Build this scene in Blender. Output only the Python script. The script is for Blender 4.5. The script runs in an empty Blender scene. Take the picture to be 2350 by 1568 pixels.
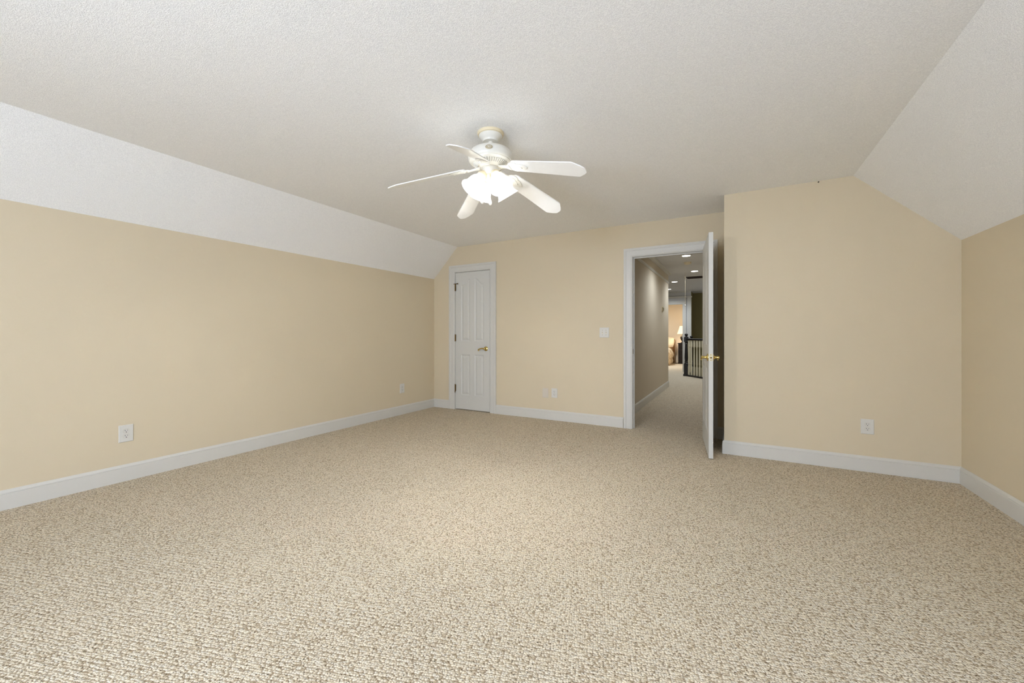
import bpy, bmesh, math, random
import numpy as np
from mathutils import Vector, Matrix

random.seed(7)
SC = bpy.context.scene
COL = SC.collection
PI = math.pi

# ------------------------------------------------------------------ camera
CAM_H, YAW, F_PX, HORIZON = 1.12, 0.5066, 916.4, 768.6
cam = bpy.data.cameras.new('camera')
cam.sensor_fit = 'HORIZONTAL'
cam.sensor_width = 36.0
cam.lens = 36.0 * F_PX / 2350.0
cam.shift_y = -(784.0 - HORIZON) / 2350.0
cam.clip_start = 0.02
cam_o = bpy.data.objects.new('camera', cam)
cam_o.location = (0, 0, CAM_H)
cam_o.rotation_euler = (PI / 2, 0, YAW)
COL.objects.link(cam_o)
SC.camera = cam_o

# ------------------------------------------------------------------ exposure, world, daylight
SC.view_settings.view_transform = 'Standard'
SC.view_settings.look = 'None'
SC.view_settings.exposure = 0.32
SC.view_settings.gamma = 1.0
SC.view_settings.use_curve_mapping = False
SC.cycles.max_bounces = 14
SC.cycles.diffuse_bounces = 8
SC.cycles.caustics_reflective = False
SC.cycles.caustics_refractive = False
SC.cycles.sample_clamp_indirect = 60.0

# strengths of every light
P_REAR, P_RIGHT = 172.0, 13.0                    # daylight through the windows behind the camera
P_BULB, E_SHADE = 15.0, 3.4                        # fan light kit
P_DOWN, P_BED, P_LAMP, P_STAIR_FILL = 36.0, 52.0, 4.0, 36.0             # hall downlights, far bedroom, added stairwell fill
C_DAY, C_BULB, C_HALL, C_BED = (0.713, 0.82, 1.0), (1.0, 1.0, 0.98), (0.84, 0.92, 1.0), (0.94, 0.98, 1.0)

world = bpy.data.worlds.new('world')
SC.world = world
world.use_nodes = True
world.node_tree.nodes['Background'].inputs[0].default_value = (0.75, 0.85, 1.0, 1)
world.node_tree.nodes['Background'].inputs[1].default_value = 0.6

# room measurements (metres; X along the far wall, Y away from the camera)
XL, YB, YC, XD, XR, H = -4.082, 4.853, 4.271, -0.078, 1.501, 2.44
KL, XCL, KR, XCR = 1.986, -3.632, 1.834, 0.869
YF = -2.0
WT = 0.12
YH = YB + WT                     # hall side of the far wall
HX0, HX1, HEND = -1.235, -0.15, 9.2
YFAR = 13.1
REAR_WINS = [(-1.75, -0.55)]
WIN_Z = (0.55, 1.95)
RWIN = (0.15, 1.75)
RWIN_Z = (0.45, 1.55)

def area_light(name, loc, rot, sx, sy, power, color):
    l = bpy.data.lights.new(name, 'AREA')
    l.shape = 'RECTANGLE'
    l.size, l.size_y = sx, sy
    l.energy, l.color = power, color
    o = bpy.data.objects.new(name, l)
    o.location, o.rotation_euler = loc, rot
    COL.objects.link(o)
    return o

for (x0, x1), p in zip(REAR_WINS, (P_REAR,)):
    area_light('window_daylight', ((x0 + x1) / 2, YF - WT - 0.03, sum(WIN_Z) / 2), (PI / 2, 0, 0),
               x1 - x0, WIN_Z[1] - WIN_Z[0], p, C_DAY)
area_light('window_daylight', (XR + WT + 0.03, sum(RWIN) / 2, sum(RWIN_Z) / 2), (0, PI / 2, 0),
           RWIN_Z[1] - RWIN_Z[0], RWIN[1] - RWIN[0], P_RIGHT, C_DAY)

# ------------------------------------------------------------------ materials
def lin(c):
    return tuple((v / 12.92 if v <= 0.04045 else ((v + 0.055) / 1.055) ** 2.4) for v in (x / 255 for x in c)) + (1.0,)

def mat(name, rgb, rough=0.6, metal=0.0, spec=0.4, bump=None, var=None, emit=None):
    """procedural material; bump=(noise scale, strength, distance), var=(scale, second rgb, amount)"""
    m = bpy.data.materials.new(name)
    m.use_nodes = True
    nt = m.node_tree
    b = nt.nodes['Principled BSDF']
    b.inputs['Base Color'].default_value = lin(rgb)
    b.inputs['Roughness'].default_value = rough
    b.inputs['Metallic'].default_value = metal
    b.inputs['Specular IOR Level'].default_value = spec
    tc = None
    if bump or var:
        tc = nt.nodes.new('ShaderNodeTexCoord')
    if bump:
        n = nt.nodes.new('ShaderNodeTexNoise')
        n.inputs['Scale'].default_value = bump[0]
        n.inputs['Detail'].default_value = 3
        bp = nt.nodes.new('ShaderNodeBump')
        bp.inputs['Strength'].default_value = bump[1]
        bp.inputs['Distance'].default_value = bump[2]
        nt.links.new(tc.outputs['Object'], n.inputs['Vector'])
        nt.links.new(n.outputs['Fac'], bp.inputs['Height'])
        nt.links.new(bp.outputs['Normal'], b.inputs['Normal'])
    if var:
        n = nt.nodes.new('ShaderNodeTexNoise')
        n.inputs['Scale'].default_value = var[0]
        n.inputs['Detail'].default_value = 4
        r = nt.nodes.new('ShaderNodeValToRGB')
        r.color_ramp.elements[0].position = 0.5 - var[2]
        r.color_ramp.elements[1].position = 0.5 + var[2]
        r.color_ramp.elements[0].color = lin(rgb)
        r.color_ramp.elements[1].color = lin(var[1])
        nt.links.new(tc.outputs['Object'], n.inputs['Vector'])
        nt.links.new(n.outputs['Fac'], r.inputs['Fac'])
        nt.links.new(r.outputs['Color'], b.inputs['Base Color'])
    if emit:
        b.inputs['Emission Color'].default_value = tuple(emit[0]) + (1,)
        b.inputs['Emission Strength'].default_value = emit[1]
    return m

M = {}
M['wall'] = mat('wall_paint_cream', (211, 198, 172), 0.75, spec=0.25, bump=(230, 0.22, 0.002))
M['ceiling'] = mat('ceiling_texture_white', (233, 233, 233), 0.9, spec=0.1, bump=(260, 0.5, 0.006), var=(260, (249, 249, 248), 0.1))
M['trim'] = mat('trim_white_paint', (208, 206, 200), 0.42, spec=0.4, bump=(60, 0.03, 0.001))
M['door'] = mat('door_white_paint', (206, 205, 200), 0.4, spec=0.4, bump=(90, 0.04, 0.001))
M['brass'] = mat('polished_brass', (212, 188, 118), 0.25, metal=1.0, bump=(40, 0.02, 0.001))
M['brass_old'] = mat('tarnished_brass', (122, 100, 62), 0.4, metal=0.85, bump=(80, 0.1, 0.001))
M['brass_pale'] = mat('pale_brass', (222, 212, 178), 0.4, metal=0.5, bump=(80, 0.05, 0.001))
M['plastic'] = mat('white_plastic', (212, 210, 204), 0.35, spec=0.45, bump=(200, 0.02, 0.0005))
M['dark'] = mat('dark_slot', (28, 24, 22), 0.8, bump=(100, 0.02, 0.001))
M['fan'] = mat('fan_white_enamel', (226, 223, 214), 0.3, spec=0.5, bump=(30, 0.02, 0.001))
M['fan_blade'] = mat('fan_blade_white', (240, 240, 238), 0.35, spec=0.45, bump=(45, 0.04, 0.001))
M['fan_cream'] = mat('yellowed_cream_plastic', (226, 212, 180), 0.5, bump=(60, 0.03, 0.001))
M['badge'] = mat('antique_badge', (186, 174, 146), 0.4, metal=0.3, bump=(300, 0.3, 0.001))
M['chain'] = mat('bead_chain_brass', (196, 178, 140), 0.35, metal=0.8, bump=(500, 0.6, 0.001))
M['hall_wall'] = mat('hall_wall_beige', (204, 193, 174), 0.75, spec=0.25, bump=(230, 0.2, 0.002))
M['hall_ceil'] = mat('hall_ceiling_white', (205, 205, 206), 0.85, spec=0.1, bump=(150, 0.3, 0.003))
M['bed_wall'] = mat('bedroom_wall_peach', (236, 219, 194), 0.8, spec=0.2, bump=(200, 0.1, 0.002))
M['olive'] = mat('stairwell_wall_olive', (112, 102, 66), 0.8, spec=0.2, bump=(200, 0.1, 0.002))
M['black_wood'] = mat('black_painted_wood', (20, 17, 16), 0.35, spec=0.5, bump=(60, 0.05, 0.001))
M['dark_wood'] = mat('dark_cherry_wood', (28, 17, 12), 0.35, bump=(40, 0.1, 0.001), var=(18, (18, 11, 8), 0.2))
M['tan_wood'] = mat('honey_wood', (190, 152, 112), 0.45, bump=(40, 0.1, 0.001), var=(12, (160, 120, 82), 0.2))
M['linen'] = mat('cream_linen', (232, 216, 184), 0.9, bump=(120, 0.3, 0.003))
M['floral'] = mat('floral_bedspread', (234, 224, 202), 0.9, bump=(60, 0.3, 0.004), var=(16, (190, 164, 128), 0.25))
M['balus'] = mat('baluster_cream_paint', (226, 218, 192), 0.4, bump=(60, 0.03, 0.001))
M['lampshade'] = mat('lamp_shade_fabric', (240, 220, 180), 0.9, bump=(200, 0.1, 0.001), emit=((1.0, 0.90, 0.74), 0.45))
M['downlight'] = mat('lit_downlight_lens', (255, 250, 240), 0.5, bump=(100, 0.01, 0.001), emit=((1.0, 0.93, 0.82), 9.0))
M['bulb'] = mat('lit_bulb', (255, 250, 240), 0.5, bump=(100, 0.01, 0.001), emit=((1.0, 1.0, 0.95), 18.0))
M['grille'] = mat('brown_vent_slot', (58, 38, 24), 0.6, bump=(80, 0.1, 0.001))
M['window_frame'] = M['trim']

def glass_shade():
    m = bpy.data.materials.new('frosted_lamp_glass')
    m.use_nodes = True
    nt = m.node_tree
    b = nt.nodes['Principled BSDF']
    b.inputs['Base Color'].default_value = (0.9, 0.9, 0.88, 1)
    b.inputs['Roughness'].default_value = 0.25
    n = nt.nodes.new('ShaderNodeTexNoise')
    n.inputs['Scale'].default_value = 60
    bp = nt.nodes.new('ShaderNodeBump')
    bp.inputs['Strength'].default_value = 0.03
    nt.links.new(n.outputs['Fac'], bp.inputs['Height'])
    nt.links.new(bp.outputs['Normal'], b.inputs['Normal'])
    b.inputs['Emission Color'].default_value = C_BULB + (1,)
    # the glass glows most around the bulb and least at neck and rim
    tc = nt.nodes.new('ShaderNodeTexCoord')
    sx = nt.nodes.new('ShaderNodeSeparateXYZ')
    nt.links.new(tc.outputs['Object'], sx.inputs[0])
    rp = nt.nodes.new('ShaderNodeValToRGB')
    e = rp.color_ramp.elements
    e[0].position = 0.0; e[0].color = (.25, .25, .25, 1)
    e[1].position = 1.0; e[1].color = (.22, .22, .22, 1)
    m1 = e.new(.5); m1.color = (1, 1, 1, 1)
    mr = nt.nodes.new('ShaderNodeMapRange'); mr.inputs[2].default_value = .122
    nt.links.new(sx.outputs[2], mr.inputs[0]); nt.links.new(mr.outputs[0], rp.inputs['Fac'])
    mu = nt.nodes.new('ShaderNodeMath'); mu.operation = 'MULTIPLY'; mu.inputs[1].default_value = E_SHADE
    nt.links.new(rp.outputs['Color'], mu.inputs[0]); nt.links.new(mu.outputs[0], b.inputs['Emission Strength'])
    return m
M['shade_glass'] = glass_shade()

def window_glass():
    m = bpy.data.materials.new('window_glass')
    m.use_nodes = True
    nt = m.node_tree
    nt.nodes.clear()
    out = nt.nodes.new('ShaderNodeOutputMaterial')
    tr = nt.nodes.new('ShaderNodeBsdfTransparent')
    gl = nt.nodes.new('ShaderNodeBsdfGlossy')
    gl.inputs['Roughness'].default_value = 0.05
    mx = nt.nodes.new('ShaderNodeMixShader')
    mx.inputs[0].default_value = 0.05
    nt.links.new(tr.outputs[0], mx.inputs[1])
    nt.links.new(gl.outputs[0], mx.inputs[2])
    nt.links.new(mx.outputs[0], out.inputs[0])
    return m
M['glass'] = window_glass()

def carpet():
    """cream berber: rows of small loops along X, flecked with brown, tan and grey yarn, brown shade painted in between the loops"""
    m = bpy.data.materials.new('berber_carpet')
    m.use_nodes = True
    nt = m.node_tree
    N, L = nt.nodes.new, nt.links.new
    b = nt.nodes['Principled BSDF']
    b.inputs['Roughness'].default_value = 0.95
    b.inputs['Specular IOR Level'].default_value = 0.1
    tc = N('ShaderNodeTexCoord')
    wob = N('ShaderNodeTexNoise'); wob.inputs['Scale'].default_value = 30
    L(tc.outputs['Object'], wob.inputs['Vector'])
    add = N('ShaderNodeVectorMath'); add.operation = 'MULTIPLY_ADD'
    add.inputs[1].default_value = (0.008, 0.006, 0)
    L(wob.outputs['Color'], add.inputs[0])
    rot = N('ShaderNodeMapping'); rot.inputs['Rotation'].default_value = (0, 0, math.radians(-17))
    L(tc.outputs['Object'], rot.inputs['Vector']); L(rot.outputs[0], add.inputs[2])
    mp = N('ShaderNodeMapping'); mp.inputs['Scale'].default_value = (1 / 0.0092, 1 / 0.0086, 0)
    L(add.outputs[0], mp.inputs['Vector'])
    vo = N('ShaderNodeTexVoronoi'); vo.inputs['Scale'].default_value = 1.0
    vo.inputs['Randomness'].default_value = 0.6
    vo.voronoi_dimensions = '2D'
    L(mp.outputs[0], vo.inputs['Vector'])
    def mathn(op, *vals):
        n = N('ShaderNodeMath'); n.operation = op
        for i, v in enumerate(vals):
            if isinstance(v, (int, float)): n.inputs[i].default_value = v
            else: L(v, n.inputs[i])
        return n.outputs[0]
    def rng(v, a0, a1, b0, b1, smooth=True):
        n = N('ShaderNodeMapRange')
        if smooth: n.interpolation_type = 'SMOOTHSTEP'
        n.inputs[1].default_value, n.inputs[2].default_value, n.inputs[3].default_value, n.inputs[4].default_value = a0, a1, b0, b1
        L(v, n.inputs[0]); return n.outputs[0]
    # rows: two loops wide, a shallow valley between rows
    sx = N('ShaderNodeSeparateXYZ'); L(add.outputs[0], sx.inputs[0])
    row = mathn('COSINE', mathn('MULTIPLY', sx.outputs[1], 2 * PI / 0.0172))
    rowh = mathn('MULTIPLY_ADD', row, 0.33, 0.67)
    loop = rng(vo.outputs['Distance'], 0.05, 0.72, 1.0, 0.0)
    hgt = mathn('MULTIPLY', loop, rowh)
    bp = N('ShaderNodeBump'); bp.inputs['Strength'].default_value = 1.0; bp.inputs['Distance'].default_value = 0.006
    tw = N('ShaderNodeTexNoise'); tw.inputs['Scale'].default_value = 4.0; tw.inputs['Detail'].default_value = 2
    L(mp.outputs[0], tw.inputs['Vector'])
    hgt2 = mathn('MULTIPLY_ADD', tw.outputs['Fac'], 0.45, hgt)
    L(hgt2, bp.inputs['Height']); L(bp.outputs['Normal'], b.inputs['Normal'])
    # yarn colour of each loop
    sep = N('ShaderNodeSeparateColor'); L(vo.outputs['Color'], sep.inputs[0])
    r = N('ShaderNodeValToRGB')
    els = r.color_ramp.elements
    els[0].position = 0.0; els[0].color = lin((186, 169, 142))
    els[1].position = 1.0; els[1].color = lin((241, 230, 207))
    for p, c in ((0.12, (207, 191, 165)), (0.3, (227, 213, 188)), (0.6, (236, 223, 199)), (0.85, (227, 217, 198))):
        e = els.new(p); e.color = lin(c)
    L(sep.outputs[0], r.inputs['Fac'])
    # dark flecks spun into the yarn, then loop self-shadow painted brown in the gaps
    fl = N('ShaderNodeTexNoise'); fl.inputs['Scale'].default_value = 1.3; fl.inputs['Detail'].default_value = 1.5
    L(mp.outputs[0], fl.inputs['Vector'])
    fleck = rng(fl.outputs['Fac'], 0.595, 0.66, 0.0, 0.85)
    fc = N('ShaderNodeTexNoise'); fc.inputs['Scale'].default_value = 0.35
    L(mp.outputs[0], fc.inputs['Vector'])
    fcr = N('ShaderNodeValToRGB')
    fcr.color_ramp.elements[0].position = 0.4; fcr.color_ramp.elements[0].color = lin((96, 70, 44))
    fcr.color_ramp.elements[1].position = 0.6; fcr.color_ramp.elements[1].color = lin((82, 74, 62))
    L(fc.outputs['Fac'], fcr.inputs['Fac'])
    mx = N('ShaderNodeMix'); mx.data_type = 'RGBA'
    L(fleck, mx.inputs[0]); L(r.outputs['Color'], mx.inputs[6]); L(fcr.outputs['Color'], mx.inputs[7])
    gap_shade = rng(hgt, 0.0, 0.20, 0.6, 0.0)
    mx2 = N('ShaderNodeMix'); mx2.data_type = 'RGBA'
    L(gap_shade, mx2.inputs[0]); L(mx.outputs[2], mx2.inputs[6]); mx2.inputs[7].default_value = lin((120, 96, 68))
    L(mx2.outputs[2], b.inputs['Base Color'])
    return m
M['carpet'] = carpet()

# ------------------------------------------------------------------ mesh helpers
class MB:
    def __init__(self):
        self.v, self.f = [], []
    def add(self, verts, faces, mx=None):
        o = len(self.v)
        self.v += [tuple(mx @ Vector(p)) if mx else tuple(p) for p in verts]
        self.f += [tuple(o + i for i in f) for f in faces]
        return self
    def box(self, x0, x1, y0, y1, z0, z1, mx=None):
        v = [(x, y, z) for z in (z0, z1) for y in (y0, y1) for x in (x0, x1)]
        return self.add(v, [(0, 2, 3, 1), (4, 5, 7, 6), (0, 1, 5, 4), (2, 6, 7, 3), (0, 4, 6, 2), (1, 3, 7, 5)], mx)
    def lathe(self, prof, n=32, mx=None, cap=True):
        """prof = [(r, z)...] turned about Z"""
        v, f = [], []
        for r, z in prof:
            for k in range(n):
                a = 2 * PI * k / n
                v.append((r * math.cos(a), r * math.sin(a), z))
        for i in range(len(prof) - 1):
            for k in range(n):
                k2 = (k + 1) % n
                f.append((i * n + k, i * n + k2, (i + 1) * n + k2, (i + 1) * n + k))
        if cap:
            f.append(tuple(range(n))[::-1])
            f.append(tuple((len(prof) - 1) * n + k for k in range(n)))
        return self.add(v, f, mx)
    def prism(self, pts, h0, h1, axis='z', mx=None):
        n = len(pts)
        def P(p, h):
            return {'z': (p[0], p[1], h), 'y': (p[0], h, p[1]), 'x': (h, p[0], p[1])}[axis]
        v = [P(p, h0) for p in pts] + [P(p, h1) for p in pts]
        f = [tuple(range(n))[::-1], tuple(range(n, 2 * n))] + [(i, (i + 1) % n, n + (i + 1) % n, n + i) for i in range(n)]
        return self.add(v, f, mx)
    def tube(self, pts, radii, n=12, mx=None, flat=1.0):
        pts = [Vector(p) for p in pts]
        if not hasattr(radii, '__len__'):
            radii = [radii] * len(pts)
        v, f = [], []
        up = Vector((0, 0, 1))
        for i, p in enumerate(pts):
            d = (pts[min(i + 1, len(pts) - 1)] - pts[max(i - 1, 0)]).normalized()
            s = d.cross(up)
            if s.length < 1e-4:
                s = d.cross(Vector((1, 0, 0)))
            s.normalize()
            t = s.cross(d).normalized()
            for k in range(n):
                a = 2 * PI * k / n
                v.append(tuple(p + s * (radii[i] * math.cos(a)) + t * (radii[i] * flat * math.sin(a))))
        for i in range(len(pts) - 1):
            for k in range(n):
                k2 = (k + 1) % n
                f.append((i * n + k, i * n + k2, (i + 1) * n + k2, (i + 1) * n + k))
        f.append(tuple(range(n))[::-1]); f.append(tuple((len(pts) - 1) * n + k for k in range(n)))
        return self.add(v, f, mx)
    def sweep(self, rings, closed=True):
        """rings: list of equally long point lists, skinned one to the next"""
        n = len(rings[0])
        v = [p for r in rings for p in r]
        f = []
        for i in range(len(rings) - 1):
            for k in range(n if closed else n - 1):
                k2 = (k + 1) % n
                f.append((i * n + k, i * n + k2, (i + 1) * n + k2, (i + 1) * n + k))
        if closed:
            f.append(tuple(range(n))[::-1]); f.append(tuple((len(rings) - 1) * n + k for k in range(n)))
        return self.add(v, f)
    def build(self, name, material, parent=None, smooth=False, bevel=0.0):
        me = bpy.data.meshes.new(name)
        me.from_pydata(self.v, [], self.f)
        bm = bmesh.new(); bm.from_mesh(me)
        bmesh.ops.recalc_face_normals(bm, faces=bm.faces)
        bm.to_mesh(me); bm.free()
        me.materials.append(M[material] if isinstance(material, str) else material)
        o = bpy.data.objects.new(name, me)
        COL.objects.link(o)
        if parent:
            o.parent = parent
        if smooth:
            me.polygons.foreach_set('use_smooth', [True] * len(me.polygons))
            try:
                me.set_sharp_from_angle(angle=math.radians(40))
            except Exception:
                pass
        if bevel:
            md = o.modifiers.new('bevel', 'BEVEL'); md.width = bevel; md.segments = 2; md.limit_method = 'ANGLE'
        return o

def tag(o, label, cat, group=None, kind=None):
    o['label'] = label
    o['category'] = cat
    if group: o['group'] = group
    if kind: o['kind'] = kind
    return o

def struct(o, label=None):
    o['kind'] = 'structure'
    if label: o['label'] = label
    return o

def empty(name, loc, rz=0.0):
    o = bpy.data.objects.new(name, None)
    o.empty_display_size = 0.1
    o.location = loc; o.rotation_euler = (0, 0, rz)
    COL.objects.link(o)
    return o

def copy_tree(o, parent=None):
    c = o.copy(); COL.objects.link(c)
    if parent: c.parent = parent
    for ch in list(o.children):
        copy_tree(ch, c)
    return c

# ------------------------------------------------------------------ shell of the room
def wall_x(mb, x0, x1, y0, y1, z1, holes):
    """wall running along X between y0 and y1, with holes (hx0, hx1, hz0, hz1)"""
    x = x0
    for hx0, hx1, hz0, hz1 in sorted(holes):
        mb.box(x, hx0, y0, y1, 0, z1)
        if hz0 > 0: mb.box(hx0, hx1, y0, y1, 0, hz0)
        if hz1 < z1: mb.box(hx0, hx1, y0, y1, hz1, z1)
        x = hx1
    mb.box(x, x1, y0, y1, 0, z1)

# doors: clear openings between the jambs
CL0, CL1, CLZ = -3.672, -3.052, 2.055          # closet door
DR0, DR1, DRZ = -1.050, -0.247, 2.044          # hall door
JT = 0.016

# floor: one carpet through room, hall, landing and bedroom, cut away over the stairwell
fl = MB()
pts = [(XL - WT, YF - WT), (XR + WT, YF - WT), (XR + WT, YH), (HX1, YH), (HX1, 10.66), (-1.126, 11.81), (-1.126, YFAR + 0.12),
       (-1.126, 17.6), (-5.0, 17.6), (-5.0, HEND), (HX0 - WT, HEND), (HX0 - WT, YH), (XL - WT, YH)]
fl.prism(pts, -0.08, 0.0)
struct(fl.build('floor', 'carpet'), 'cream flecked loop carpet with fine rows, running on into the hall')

c = MB()
prof = [(XL - WT, KL - 0.12), (XL, KL), (XCL, H), (XCR, H), (XR, KR), (XR + WT, KR - 0.12), (XR + WT, 2.62), (XL - WT, 2.62)]
# ceiling with the two slopes, as one extrusion
c.prism(prof, YF - WT, YB, axis='y')
struct(c.build('ceiling', 'ceiling'), 'white textured ceiling with a slope down each side')

struct(MB().box(XL - WT, XL, YF - WT, YH, 0, KL).build('wall_left', 'wall'), 'long cream knee wall on the left')
w = MB(); wall_x(w, XL - WT, XR + WT, YB, YH, 2.55, [(CL0 - JT, CL1 + JT, 0, CLZ + JT), (DR0 - JT, DR1 + JT, 0, DRZ + JT)])
struct(w.build('wall_back', 'wall'), 'cream far wall holding the two doors')
w = MB(); w.prism([(XD, YB), (XD, YC), (XR, YC), (XR, YC + 0.1), (XD + 0.1, YC + 0.1), (XD + 0.1, YB)], 0, H)
struct(w.build('wall_bay', 'wall'), 'cream wall standing forward to the right of the open door')
w = MB()
w.box(XR, XR + WT, YF - WT, RWIN[0], 0, KR); w.box(XR, XR + WT, RWIN[1], YH, 0, KR)
w.box(XR, XR + WT, RWIN[0], RWIN[1], 0, RWIN_Z[0]); w.box(XR, XR + WT, RWIN[0], RWIN[1], RWIN_Z[1], KR)
struct(w.build('wall_right', 'wall'), 'cream knee wall at the right edge')
w = MB(); wall_x(w, XL - WT, XR + WT, YF - WT, YF, 2.55, [(a, b, WIN_Z[0], WIN_Z[1]) for a, b in REAR_WINS])
struct(w.build('wall_front', 'wall'), 'cream wall with two windows behind the camera')

# windows behind the camera and beside it
def make_window(n, w, h, mx):
    root = empty('window_%d' % n, mx.translation); root.rotation_euler = mx.to_euler()
    f = MB()
    for x0, x1 in ((-w / 2, -w / 2 + .05), (w / 2 - .05, w / 2)): f.box(x0, x1, -.1, -.04, 0, h)
    for z0, z1 in ((0, .05), (h / 2 - .025, h / 2 + .025), (h - .05, h)): f.box(-w / 2 + .05, w / 2 - .05, -.1, -.04, z0, z1)
    f.build('window_frame', 'trim', root)
    f = MB()
    for k in (1, 2): f.box(-w / 2 + k * w / 3 - .008, -w / 2 + k * w / 3 + .008, -.085, -.06, .05, h - .05)
    f.build('muntin', 'trim', root)
    MB().box(-w / 2 + .05, w / 2 - .05, -.074, -.07, .05, h - .05).build('pane', 'glass', root)
    s = MB()
    for x0, x1 in ((-w / 2 - .09, -w / 2), (w / 2, w / 2 + .09)): s.box(x0, x1, 0, .018, -.1, h + .09)
    s.box(-w / 2, w / 2, 0, .018, h, h + .09); s.box(-w / 2, w / 2, 0, .018, -.1, 0)
    s.build('casing', 'trim', root)
    struct(root, 'white framed window behind the camera')
for i, (a, b) in enumerate(REAR_WINS):
    make_window(i + 1, b - a, WIN_Z[1] - WIN_Z[0], Matrix.Translation(((a + b) / 2, YF, WIN_Z[0])))
make_window(3, RWIN[1] - RWIN[0], RWIN_Z[1] - RWIN_Z[0], Matrix.Translation((XR, sum(RWIN) / 2, RWIN_Z[0])) @ Matrix.Rotation(PI / 2, 4, 'Z'))

# ------------------------------------------------------------------ baseboards
BASE_PROF = [(0, 0), (0.015, 0), (0.015, 0.099), (0.0118, 0.1015), (0.0138, 0.104), (0.0135, 0.110), (0.0095, 0.118), (0.004, 0.1265), (0, 0.1265)]
def baseboard(name, label, p0, p1, nrm, m0=0.0, m1=0.0):
    """p0, p1: wall line on the floor; nrm: unit normal into the room; m0/m1: mitre (-1 inner corner, +1 outer corner)"""
    p0, p1, nrm = Vector(p0 + (0,)), Vector(p1 + (0,)), Vector(nrm + (0,))
    d = (p1 - p0).normalized()
    r0 = [tuple(p0 + nrm * t - d * (t * m0) + Vector((0, 0, z))) for t, z in BASE_PROF]
    r1 = [tuple(p1 + nrm * t + d * (t * m1) + Vector((0, 0, z))) for t, z in BASE_PROF]
    o = MB().sweep([r0, r1]).build(name, 'trim')
    return struct(o, label)
CAS = 0.102
baseboard('baseboard_left', 'white baseboard along the left wall', (XL, YF), (XL, YB), (1, 0), -1, -1)
baseboard('baseboard_back', 'short white baseboard between the left corner and the narrow door', (XL, YB), (CL0 - CAS - 0.004, YB), (0, -1), -1, 0)
baseboard('baseboard_back', 'white baseboard between the narrow door and the open doorway', (CL1 + CAS + 0.004, YB), (DR0 - CAS - 0.008, YB), (0, -1), 0, 0)
baseboard('baseboard_back', 'white baseboard in the shadow behind the open door', (-0.150, YB), (XD, YB), (0, -1), 0, -1)
baseboard('baseboard_bay', 'white baseboard on the short side of the forward wall', (XD, YB), (XD, YC), (-1, 0), -1, 1)
baseboard('baseboard_bay', 'white baseboard below the forward wall on the right', (XD, YC), (XR, YC), (0, -1), 1, -1)
baseboard('baseboard_right', 'white baseboard along the right wall', (XR, YC), (XR, YF), (-1, 0), -1, -1)
baseboard('baseboard_hall', 'white baseboard along the hall wall', (HX0, YH), (HX0, HEND), (1, 0), 0, 1)
baseboard('baseboard_hall', 'white baseboard around the end of the hall wall', (HX0, HEND), (-5.0, HEND), (0, 1), 1, -1)
baseboard('baseboard_hall', 'white baseboard on the hidden hall wall', (HX1, YH), (HX1, 10.6), (-1, 0), 0, 0)

# ------------------------------------------------------------------ door casings, jambs
CAS_PROF = [(0, 0), (0, .010), (.006, .0135), (.014, .0115), (.018, .0135), (.070, .0155), (.073, .020), (.080, .022), (.090, .0205), (.102, .0205), (.102, 0)]
def casing(mb, x0, x1, zt, y, sgn=-1, w=CAS, wr=None):
    """mitred casing around an opening x0..x1, head zt, on wall face y, standing out along sgn*Y"""
    wr = wr or w
    P = CAS_PROF
    def S(a, ww): return a * ww / 0.102
    r0 = [(x0 - S(a, w), y + sgn * t, 0) for a, t in P]
    r1 = [(x0 - S(a, w), y + sgn * t, zt + S(a, w)) for a, t in P]
    r2 = [(x1 + S(a, wr), y + sgn * t, zt + S(a, w)) for a, t in P]
    r3 = [(x1 + S(a, wr), y + sgn * t, 0) for a, t in P]
    mb.sweep([r0, r1, r2, r3])

def jamb(mb, x0, x1, zt, y0, y1):
    mb.box(x0 - JT, x0, y0, y1, 0, zt + JT); mb.box(x1, x1 + JT, y0, y1, 0, zt + JT); mb.box(x0, x1, y0, y1, zt, zt + JT)
t1 = empty('trim_1', ((CL0 + CL1) / 2, YB, 0))
def local(root, fn):
    """build geometry in world coordinates, then shift it into root's frame"""
    mb = MB(); fn(mb)
    inv = root.matrix_basis.inverted()
    mb.v = [tuple(inv @ Vector(p)) for p in mb.v]
    return mb
local(t1, lambda m: casing(m, CL0 - .004, CL1 + .004, CLZ + .004, YB)).build('casing', 'trim', t1)
local(t1, lambda m: jamb(m, CL0, CL1, CLZ, YB, YH)).build('jamb', 'trim', t1)
struct(t1, 'white casing around the narrow closed door')
t2 = empty('trim_2', ((DR0 + DR1) / 2, YB, 0))
local(t2, lambda m: casing(m, DR0 - .003, DR1 + .004, DRZ + .003, YB, -1, .100, .092)).build('casing', 'trim', t2)
local(t2, lambda m: casing(m, DR0 - .003, DR1 + .004, DRZ + .003, YH, 1, .100, .085)).build('casing', 'trim', t2)
local(t2, lambda m: jamb(m, DR0, DR1, DRZ, YB, YH)).build('jamb', 'trim', t2)
def stops(m):
    m.box(DR0, DR0 + .011, YB + .040, YB + .075, 0, DRZ); m.box(DR1 - .011, DR1, YB + .040, YB + .075, 0, DRZ)
    m.box(DR0 + .011, DR1 - .011, YB + .040, YB + .075, DRZ - .011, DRZ)
local(t2, stops).build('door_stop', 'trim', t2)
sp = local(t2, lambda m: m.box(DR0, DR0 + .0015, YB + .006, YB + .034, .893, .948)).build('strike_plate', 'brass_old', t2)
sp['label'] = 'brass strike plate'
struct(t2, 'white casing around the open doorway')

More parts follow.
